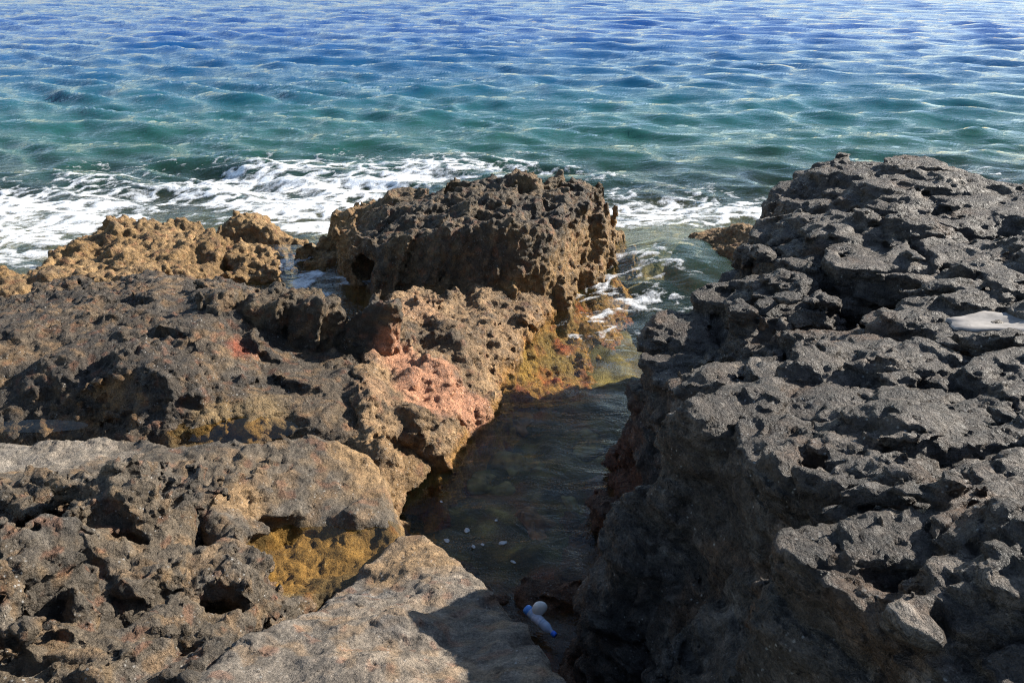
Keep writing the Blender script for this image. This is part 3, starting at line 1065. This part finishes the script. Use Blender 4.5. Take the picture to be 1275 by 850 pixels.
def exposure_to_sea(x, y):
    """1 out at sea, near 0 in the sheltered channel"""
    e = sstep(8.2, 12.5, y)
    e = e * .85 + .15 * sstep(14, 22, y)
    ch = .10 + .14 * sstep(5.6, 8.0, y)
    return np.maximum(e, ch)


def sea_z(x, y):
    r = np.hypot(x, y)
    dx = np.maximum(.02, r * .0085)
    big = np.zeros(len(x))
    small = np.zeros(len(x))
    P = V3(x, y, 0)
    wx = x + .30 * fbm(P, 1.8, 2, 2)
    wy = y + .22 * fbm(P, 1.6, 3, 12)
    gust = .75 + .7 * fbm(P, 7.0, 2, 22)
    for kx, ky, ph, am, lam in WAVES:
        f = am * (3.0 * (.5 + .5 * np.sin(kx * wx + ky * wy + ph)) ** 1.8 - 1.28) * sstep(1.6, 4, lam / dx)
        if lam > .8:
            big += f
        else:
            small += f
    # short crested chop: sharp ridges of finite length, lying across the wind
    ca, sa = math.cos(rad(-10)), math.sin(rad(-10))
    u, v = ca * wx + sa * wy, -sa * wx + ca * wy
    chop = np.zeros(len(x))
    for lam, am, seed in ((1.5, .060, 4), (.78, .062, 13), (.42, .046, 25), (.23, .021, 37)):
        n = perlin(V3(u / 2.3 + .35 * v, v, 1.7 * seed), lam, seed)
        chop += am * (.72 - np.sqrt(n * n * 5 + .012)) * sstep(1.2, 3, lam / dx)
    e = exposure_to_sea(x, y)
    near = sstep(11, 7, y)
    h = (big + chop) * e * (.7 + .4 * gust) + small * (e * 1.0 + .5 * near) * gust
    far = sstep(95, 70, r)
    # the swell that pours over the sunken rock at the channel mouth
    c = U(840, 318, .1)
    q = ((x - c[0]) / .75) ** 2 + ((y - c[1]) / .9) ** 2
    h = h * far + .21 * np.exp(-q)
    return h


def water_material(name, deep=True):
    m, t = newmat(name)
    L = t.links.new
    out = nd(t, 'ShaderNodeOutputMaterial')
    geo = nd(t, 'ShaderNodeNewGeometry').outputs['Position']
    dep = nd(t, 'ShaderNodeAttribute', attribute_name='depth').outputs['Fac']
    # optical depth
    k0 = nd(t, 'ShaderNodeMath', operation='MULTIPLY_ADD')
    L(dep, k0.inputs[0])
    k0.inputs[1].default_value = -.30
    k0.inputs[2].default_value = -.02
    k = nd(t, 'ShaderNodeMath', operation='MULTIPLY')
    L(dep, k.inputs[0])
    L(k0.outputs[0], k.inputs[1])
    e = nd(t, 'ShaderNodeMath', operation='EXPONENT')
    L(k.outputs[0], e.inputs[0])
    body_f = nd(t, 'ShaderNodeMath', operation='SUBTRACT')
    body_f.inputs[0].default_value = 1.0
    L(e.outputs[0], body_f.inputs[1])
    r = nd(t, 'ShaderNodeValToRGB')
    dn = nd(t, 'ShaderNodeMath', operation='MULTIPLY')
    L(dep, dn.inputs[0])
    dn.inputs[1].default_value = 1 / 9.0
    L(dn.outputs[0], r.inputs[0])
    els = r.color_ramp.elements
    els[0].position, els[0].color = .05, (.060, .085, .045, 1)
    els[1].position, els[1].color = .62, (.003, .048, .20, 1)
    q = els.new(.15)
    q.color = (.030, .130, .100, 1)
    q = els.new(.34)
    q.color = (.005, .062, .135, 1)
    diff = nd(t, 'ShaderNodeBsdfDiffuse')
    L(r.outputs[0], diff.inputs[0])
    tr = nd(t, 'ShaderNodeBsdfTransparent')
    tr.inputs[0].default_value = (.95, .93, .78, 1)
    body = nd(t, 'ShaderNodeMixShader')
    L(body_f.outputs[0], body.inputs[0])
    L(tr.outputs[0], body.inputs[1])
    L(diff.outputs[0], body.inputs[2])
    mp = nd(t, 'ShaderNodeMapping')
    mp.inputs['Scale'].default_value = (.55, 1.2, 1)
    mp.inputs['Rotation'].default_value = (0, 0, .2)
    L(geo, mp.inputs['Vector'])
    n1 = noise(t, mp.outputs[0], 5.0, 5, .62, .9)
    bp = nd(t, 'ShaderNodeBump')
    bp.inputs['Strength'].default_value = .6
    bp.inputs['Distance'].default_value = .045
    L(n1, bp.inputs['Height'])
    gl = nd(t, 'ShaderNodeBsdfGlossy')
    gl.inputs['Roughness'].default_value = .04
    L(bp.outputs[0], gl.inputs['Normal'])
    mx = nd(t, 'ShaderNodeMixShader')
    L(schlick(t, bp.outputs[0]), mx.inputs[0])
    L(body.outputs[0], mx.inputs[1])
    L(gl.outputs[0], mx.inputs[2])
    L(mx.outputs[0], out.inputs[0])
    return m


M_WATER = water_material('sea_water')
x, y, F = polar(2.4, ((6, 1.016), (85, 1.0085), (3500, 1.10)), -.9, .9, 500)
z = sea_z(x, y)
dep = np.maximum(.02, z - bed_z(x, y))
NTRI[0] += 2 * len(F)
link('sea', to_mesh('sea', np.stack([x, y, z], 1), F, {'depth': dep}), M_WATER, kind='structure')
print('sea', NTRI[0], time.time() - T0)


def foam_material():
    m, t = newmat('sea_foam')
    L = t.links.new
    out = nd(t, 'ShaderNodeOutputMaterial')
    geo = nd(t, 'ShaderNodeNewGeometry').outputs['Position']
    d = nd(t, 'ShaderNodeBsdfPrincipled')
    d.inputs['Base Color'].default_value = (.74, .76, .78, 1)
    d.inputs['Roughness'].default_value = .5
    bp = nd(t, 'ShaderNodeBump')
    bp.inputs['Strength'].default_value = .6
    bp.inputs['Distance'].default_value = .02
    L(noise(t, geo, 45, 4, .7), bp.inputs['Height'])
    L(bp.outputs[0], d.inputs['Normal'])
    tr = nd(t, 'ShaderNodeBsdfTransparent')
    a = nd(t, 'ShaderNodeAttribute', attribute_name='thick').outputs['Fac']
    ad = nd(t, 'ShaderNodeMath', operation='ADD')
    L(a, ad.inputs[0])
    nn = nd(t, 'ShaderNodeMath', operation='MULTIPLY_ADD')
    L(noise(t, geo, 30, 6, .75), nn.inputs[0])
    nn.inputs[1].default_value = 1.5
    nn.inputs[2].default_value = -.75
    L(nn.outputs[0], ad.inputs[1])
    f = ramp(t, .02, .85, ad.outputs[0])
    mx = nd(t, 'ShaderNodeMixShader')
    L(f, mx.inputs[0])
    L(tr.outputs[0], mx.inputs[1])
    L(d.outputs[0], mx.inputs[2])
    L(mx.outputs[0], out.inputs[0])
    return m


M_FOAM = foam_material()
# surf: (px, py, radius along x, radius along y, density)
SURF = [(395, 280, .5, .4, .9), (860, 268, 1.0, .4, .5), (60, 312, .5, .4, .6), (110, 283, .6, .4, .5), (345, 250, .6, .5, .6), (395, 262, .5, .6, .7), (470, 236, .7, .5, .5), (560, 217, .9, .5, .45), (650, 207, .9, .5, .45), (730, 218, .6, .5, .5), (785, 262, .5, .4, .7), (830, 280, .7, .25, .6), (960, 268, .8, .5, .6),
        (20, 300, 1.3, 1.0, .9), (60, 262, 1.6, 1.0, .55), (-20, 260, 1.3, 1.3, .6), (130, 255, 1.4, .8, .45), (210, 235, 1.6, .9, .38), (330, 225, 1.9, 1.5, .6),
        (385, 255, .8, .9, 1.0), (375, 235, 1.2, 1.2, .65), (400, 272, .45, .5, 1.1), (450, 222, 1.6, 1.4, .55), (540, 213, 1.6, 1.2, .38), (640, 207, 1.7, 1.2, .30),
        (140, 218, 3.0, 1.8, .24), (800, 268, .9, .45, .95), (870, 262, 1.2, .5, .95), (940, 255, 1.0, .6, .7), (790, 245, .9, .5, .4), (850, 232, 1.2, .7, .30),
        (770, 285, .35, .25, .7), (910, 318, .22, .30, .75), (880, 302, .35, .10, .6), (840, 345, .6, .4, .55), (770, 375, .55, .5, .55), (800, 400, .5, .5, .6), (740, 350, .4, .3, .5), (700, 400, .3, .4, .35), (850, 375, .35, .3, .5), (790, 330, .5, .3, .45),
        (760, 440, .6, .5, .42), (1222, 216, 1.5, .5, .6), (1330, 222, 1.5, .6, .7), (420, 195, 3.5, 2.2, .12), (720, 235, .5, .6, .4), (690, 470, .8, .5, .12), (-200, 290, 3, 2.4, .7)]


def foam_density(x, y):
    dns = np.zeros(len(x))
    for px, py, rx, ry, s in SURF:
        c = U(px, py, 0)
        dns = dns + s * np.exp(-(((x - c[0]) / rx) ** 2 + ((y - c[1]) / ry) ** 2) * 1.3)
    P = V3(x, y, 0)
    Q = P.copy()
    Q[:, 0] += .30 * fbm(P, .8, 3, 15) - .2 * P[:, 1]
    Q[:, 1] = Q[:, 1] * 1.5 + .30 * fbm(P, .8, 3, 35)
    lace = 1 - np.minimum(1, np.abs(fbm(Q, .55, 3, 45, .6)) * 5.0)
    lace2 = 1 - np.minimum(1, np.abs(fbm(Q, .22, 3, 56, .6)) * 4.0)
    cl = fbm(P, 1.3, 3, 19)
    cover = np.clip(dns * (.85 + 1.1 * cl), 0, 1.15)
    holes = sstep(.30, .75, worley(Q, .33, 50))
    return cover + .85 * (lace - .45) + .45 * (lace2 - .45) - .30 * holes - .43 - .6 * sstep(.25, .05, cover)


def foam_patch(name, xr, yr, h, zf, density, label=None, cat=None, kind=None, mat=M_FOAM, thick=.02):
    xs, ys = np.arange(xr[0], xr[1], h), np.arange(yr[0], yr[1], h)
    X, Y = np.meshgrid(xs, ys, indexing='ij')
    x, y = X.ravel(), Y.ravel()
    d = density(x, y)
    n, m = X.shape
    i = np.arange(n * m).reshape(n, m)
    F = np.stack([i[:-1, :-1], i[1:, :-1], i[1:, 1:], i[:-1, 1:]], 2).reshape(-1, 4)
    F = F[d[F].max(1) > .0]
    used = np.unique(F)
    mp = np.full(n * m, -1)
    mp[used] = np.arange(len(used))
    x, y, d = x[used], y[used], d[used]
    z = zf(x, y) + .004 + thick * np.clip(d, -.2, 1)
    NTRI[0] += 2 * len(F)
    return link(name, to_mesh(name, np.stack([x, y, z], 1), mp[F], {'thick': d}), mat, label, cat, None, kind)


foam_patch('sea_foam', (-11, 7.5), (5.2, 17), .028, sea_z, foam_density, kind='stuff')


def pool_material(name, tint):
    m, t = newmat(name)
    L = t.links.new
    out = nd(t, 'ShaderNodeOutputMaterial')
    geo = nd(t, 'ShaderNodeNewGeometry').outputs['Position']
    tr = nd(t, 'ShaderNodeBsdfTransparent')
    tr.inputs[0].default_value = tint
    gl = nd(t, 'ShaderNodeBsdfGlossy')
    gl.inputs['Roughness'].default_value = .03
    bp = nd(t, 'ShaderNodeBump')
    bp.inputs['Strength'].default_value = .15
    bp.inputs['Distance'].default_value = .02
    L(noise(t, geo, 9, 2), bp.inputs['Height'])
    L(bp.outputs[0], gl.inputs['Normal'])
    mx = nd(t, 'ShaderNodeMixShader')
    L(schlick(t, bp.outputs[0]), mx.inputs[0])
    L(tr.outputs[0], mx.inputs[1])
    L(gl.outputs[0], mx.inputs[2])
    L(mx.outputs[0], out.inputs[0])
    return m


M_POOL = pool_material('amber_pool_water', (.95, .85, .62, 1))


def pool(name, c, rx, ry, label):
    a = np.linspace(0, 2 * math.pi, 40, endpoint=False)
    V = np.stack([c[0] + rx * np.cos(a), c[1] + ry * np.sin(a), np.full(40, c[2])], 1)
    V = np.concatenate([V, [c]])
    F = np.array([[i, (i + 1) % 40, 40] for i in range(40)])
    return link(name, to_mesh(name, V, F), M_POOL, label, 'tide pool')


pool('tide_pool', U(398, 684, .575), .46, .30, 'amber tide pool filling the oval pothole')
pool('tide_pool', U(45, 530, .69), .30, .07, 'long orange brown puddle at the foot of the dark shelf')
pool('tide_pool', U(290, 534, .52), .40, .16, 'small yellow brown puddle beside the smooth platform')


def puddle_density(x, y):
    P = V3(x, y, 0)
    c = U(395, 335, .2)
    q = ((x - c[0]) / .75) ** 2 + ((y - c[1]) / .75) ** 2
    return .75 - q * .6 - 1.2 * sstep(-.12, .25, fbm(P, .4, 4, 8)) - .3 * sstep(.3, .7, worley(P, .2, 50))


def puddle_z(x, y):
    return .17 + .012 * fbm(V3(x, y, 0), .3, 2, 9)


foam_patch('foam_puddle', (-3.1, -1.3), (6.6, 8.8), .024, puddle_z, puddle_density,
           'puddle white with foam trapped between the brown rock and the dark crag', 'puddle', thick=.01)
x, y = np.meshgrid(np.linspace(-3.1, -1.3, 40), np.linspace(6.4, 8.8, 40), indexing='ij')
i = np.arange(1600).reshape(40, 40)
F = np.stack([i[:-1, :-1], i[1:, :-1], i[1:, 1:], i[:-1, 1:]], 2).reshape(-1, 4)
link('puddle_water', to_mesh('puddle_water', np.stack([x.ravel(), y.ravel(), np.full(1600, .165)], 1), F, {'depth': np.full(1600, .25)}), M_WATER, kind='structure')


# ------------------------------------------------------------------ small things
def lathe(profile, seg=28):
    """quads round the x axis; profile = (x, r)"""
    a = np.linspace(0, 2 * math.pi, seg, endpoint=False)
    V, F = [], []
    for px, r in profile:
        for t in a:
            V.append((px, r * math.cos(t), r * math.sin(t)))
    n = len(profile)
    for k in range(n - 1):
        for j in range(seg):
            F.append((k * seg + j, k * seg + (j + 1) % seg, (k + 1) * seg + (j + 1) % seg, (k + 1) * seg + j))
    return np.array(V), np.array(F)


def plain(name, col, rough=.4, trans=0.0, alpha=1.0, nscale=60, namp=.25):
    m, t = newmat(name)
    out = nd(t, 'ShaderNodeOutputMaterial')
    b = nd(t, 'ShaderNodeBsdfPrincipled')
    tc = nd(t, 'ShaderNodeTexCoord').outputs['Object']
    c0 = tuple(v * (1 - namp) for v in col) + (1,)
    c1 = tuple(min(1, v * (1 + namp)) for v in col) + (1,)
    t.links.new(ramp(t, .3, .7, noise(t, tc, nscale, 4), c0, c1), b.inputs['Base Color'])
    b.inputs['Roughness'].default_value = rough
    b.inputs['Transmission Weight'].default_value = trans
    b.inputs['Alpha'].default_value = alpha
    t.links.new(b.outputs[0], out.inputs[0])
    return m


M_BOTTLE = plain('pale_blue_plastic', (.55, .68, .95), .22, .0, .82, 30, .2)
M_CAP = plain('blue_cap_plastic', (.02, .16, .80), .35)
M_LABEL = plain('faded_label', (.62, .68, .86), .5)
M_BLUE = plain('bottle_base_blue', (.10, .32, .80), .3)
M_WHITE = plain('weathered_white', (.80, .79, .74), .6, nscale=40, namp=.12)
M_SCRAP = plain('pale_scrap', (.38, .40, .40), .5, nscale=40, namp=.15)
M_SLAB = plain('pale_cement', (.23, .21, .195), .8, nscale=18, namp=.35)

p0, p1 = U(655, 757, .10), U(692, 791, .05)
ax = p1 - p0
LB = float(np.linalg.norm(ax))
root = bpy.data.objects.new('plastic_bottle', None)
C.objects.link(root)
root.location = p0
root.rotation_euler = (0, math.asin(-ax[2] / LB), math.atan2(ax[1], ax[0]))
root['label'] = 'pale blue plastic bottle with a bright blue cap floating in the dark gully'
root['category'] = 'bottle'
R = .0255
prof = [(0, 0.004), (0, R * .8), (.006, R * .96)]
for kq in range(8):
    u0 = .012 + kq * (LB * .62 - .012) / 8
    prof += [(u0, R), (u0 + .006, R), (u0 + .009, R * .94), (u0 + .011, R * .94)]
prof += [(LB * .64, R), (LB * .72, R * .92), (LB * .80, R * .62), (LB * .85, R * .42), (LB * .92, R * .40)]
V, F = lathe(prof)
link('body', to_mesh('body', V, F), M_BOTTLE, parent=root)
V, F = lathe([(-.001, .002), (-.002, R * .85), (.004, R * 1.0), (LB * .13, R * 1.025), (LB * .14, R * .9)])
link('base', to_mesh('base', V, F), M_BLUE, parent=root)
V, F = lathe([(LB * .28, R * .99), (LB * .281, R * 1.03)] + [(LB * q, R * 1.035) for q in (.29, .34, .39, .44, .49, .51)] + [(LB * .519, R * 1.03), (LB * .52, R * .99)])
link('wrapper', to_mesh('wrapper', V, F), M_LABEL, parent=root)
V, F = lathe([(LB * .88, .004), (LB * .88, R * .52), (LB * .89, R * .56), (LB * .985, R * .56), (LB, R * .48), (LB, .001)])
V[:, 1:] *= (1 + .03 * np.cos(12 * np.arctan2(V[:, 2], V[:, 1])))[:, None]
link('cap', to_mesh('cap', V, F), M_CAP, parent=root)


def lump(name, c, r, seed, mat, label, cat, group=None, rough=.28, tilt=0.0, seg=22, rings=12):
    """an irregular rounded scrap or stone"""
    V = []
    for k in range(rings + 1):
        ph = math.pi * k / rings
        for j in range(seg):
            t = 2 * math.pi * j / seg
            V.append((math.sin(ph) * math.cos(t), math.sin(ph) * math.sin(t), math.cos(ph)))
    V = np.array(V, np.float32)
    V *= (1 + rough * perlin(V, 1.1, seed) * 2 + rough * .5 * perlin(V, .5, seed + 3) + (rough * .5 * fbm(V, .3, 3, seed + 5) if seg > 30 else 0))[:, None]
    V *= np.array(r)
    cs, sn = math.cos(seed * 1.7), math.sin(seed * 1.7)
    V = V @ np.array([[cs, sn, 0], [-sn, cs, 0], [0, 0, 1]])
    F = [(k * seg + j, (k + 1) * seg + j, (k + 1) * seg + (j + 1) % seg, k * seg + (j + 1) % seg) for k in range(rings) for j in range(seg)]
    o = link(name, to_mesh(name, V, np.array(F)), mat, label, cat, group)
    o.location = c
    o.rotation_euler = (tilt, 0, 0)
    return o


lump('white_float', U(672, 757, .12), (.040, .030, .042), 4, M_WHITE, 'rounded white lump of foam resting against the pale blue bottle', 'float', rough=.06)
G = 'pale scraps drifting in the shaded pool'
for px, py, r, s, lab in (
        (581, 657, (.026, .020, .006), 1, 'brightest squarish white scrap afloat in the shaded pool'),
        (626, 677, (.038, .020, .005), 2, 'largest oval pale scrap afloat in the shaded pool'),
        (589, 680, (.020, .015, .004), 3, 'dim round scrap afloat beside a smaller thin one, nearest the flat ledge'),
        (601, 678, (.017, .011, .004), 5, 'thin pale scrap between the oval scrap and the dim round one'),
        (556, 670, (.016, .026, .004), 6, 'upright bluish scrap closest to the tip of the flat ledge'),
        (639, 698, (.022, .012, .004), 7, 'small brownish white scrap over the wet sill, farthest from the cave'),
        (618, 646, (.014, .012, .004), 8, 'tiny pale scrap, the one farthest out in the open pool'),
        (549, 624, (.013, .010, .004), 9, 'tiny pale scrap drifting just outside the cave mouth')):
    c = U(px, py, 0)
    c[2] = float(sea_z(np.array([c[0]]), np.array([c[1]]))[0]) + .005
    lump('pale_scrap', c, tuple(q * .8 for q in r), s, M_SCRAP, lab, 'scrap', G)

# stones under the pool
M_STONE = plain('weedy_stone', (.13, .105, .045), .7, nscale=16, namp=.7)
M_RUST = plain('rusty_stone', (.15, .07, .03), .7, nscale=16, namp=.7)
STONES = ((652, 565, .22, 'broad olive stone under the water in the middle of the shaded channel'),
          (712, 600, .19, 'olive stone under the water against the black corner rock'),
          (606, 590, .15, 'dark stone under the water in front of the cave mouth'),
          (664, 645, .20, 'rust brown stone under the water beyond the floating scraps'),
          (735, 540, .19, 'pale olive stone under the water near the edge of the sunlit channel'),
          (640, 512, .16, 'brown stone under the water at the foot of the pink buttress'),
          (742, 655, .15, 'dark stone under the water beside the shadowed gully wall'))
for q, (px, py, r, lab) in enumerate(STONES):
    c = U(px, py, -.2)
    c[2] = -.30 - .25 * r
    o = lump('sunken_stone', c, (r, r * .8, r * .6), 11 + q, M_RUST if q in (3, 5) else M_STONE, lab, 'stone', 'stones on the bed of the channel', rough=.45, seg=56, rings=30)

# the pale cement pad
rim = [U(*p) for p in [(1186, 393, 1.57), (1204, 383, 1.58), (1275, 380, 1.59), (1440, 382, 1.62), (1440, 414, 1.62), (1275, 407, 1.59), (1215, 405, 1.58), (1192, 400, 1.57)]]
pts = []
for k in range(len(rim)):
    for q in np.linspace(0, 1, 7)[:-1]:
        pts.append(rim[k] * (1 - q) + rim[(k + 1) % len(rim)] * q)
pts = np.array(pts)
cen = pts.mean(0)
wv = perlin(pts.astype(np.float32), .12, 5) + .6 * perlin(pts.astype(np.float32), .05, 6)
pts[:, :2] += (pts[:, :2] - cen[:2]) / np.linalg.norm(pts[:, :2] - cen[:2], axis=1, keepdims=True) * (.05 * wv)[:, None]
n = len(pts)
rings = []
for sc_, dz in ((1.0, -.16), (1.0, -.02), (.993, -.006), (.98, -.001), (.7, .004), (.35, .006), (.02, .007)):
    q = cen + (pts - cen) * np.array([sc_, sc_, 1])
    q[:, 2] += dz - .02 + .008 * perlin(q.astype(np.float32), .2, 9)
    rings.append(q)
V = np.concatenate(rings)
F = np.array([(r_ * n + k, r_ * n + (k + 1) % n, (r_ + 1) * n + (k + 1) % n, (r_ + 1) * n + k) for r_ in range(len(rings) - 1) for k in range(n)])
F = F[:, ::-1] if vnormals(V.astype(np.float32), F)[-n:, 2].mean() < 0 else F
link('cement_pad', to_mesh('cement_pad', V, F), M_SLAB, 'pale smooth pad of cement lying on the dark bench', 'slab')
print('total', NTRI[0], time.time() - T0)
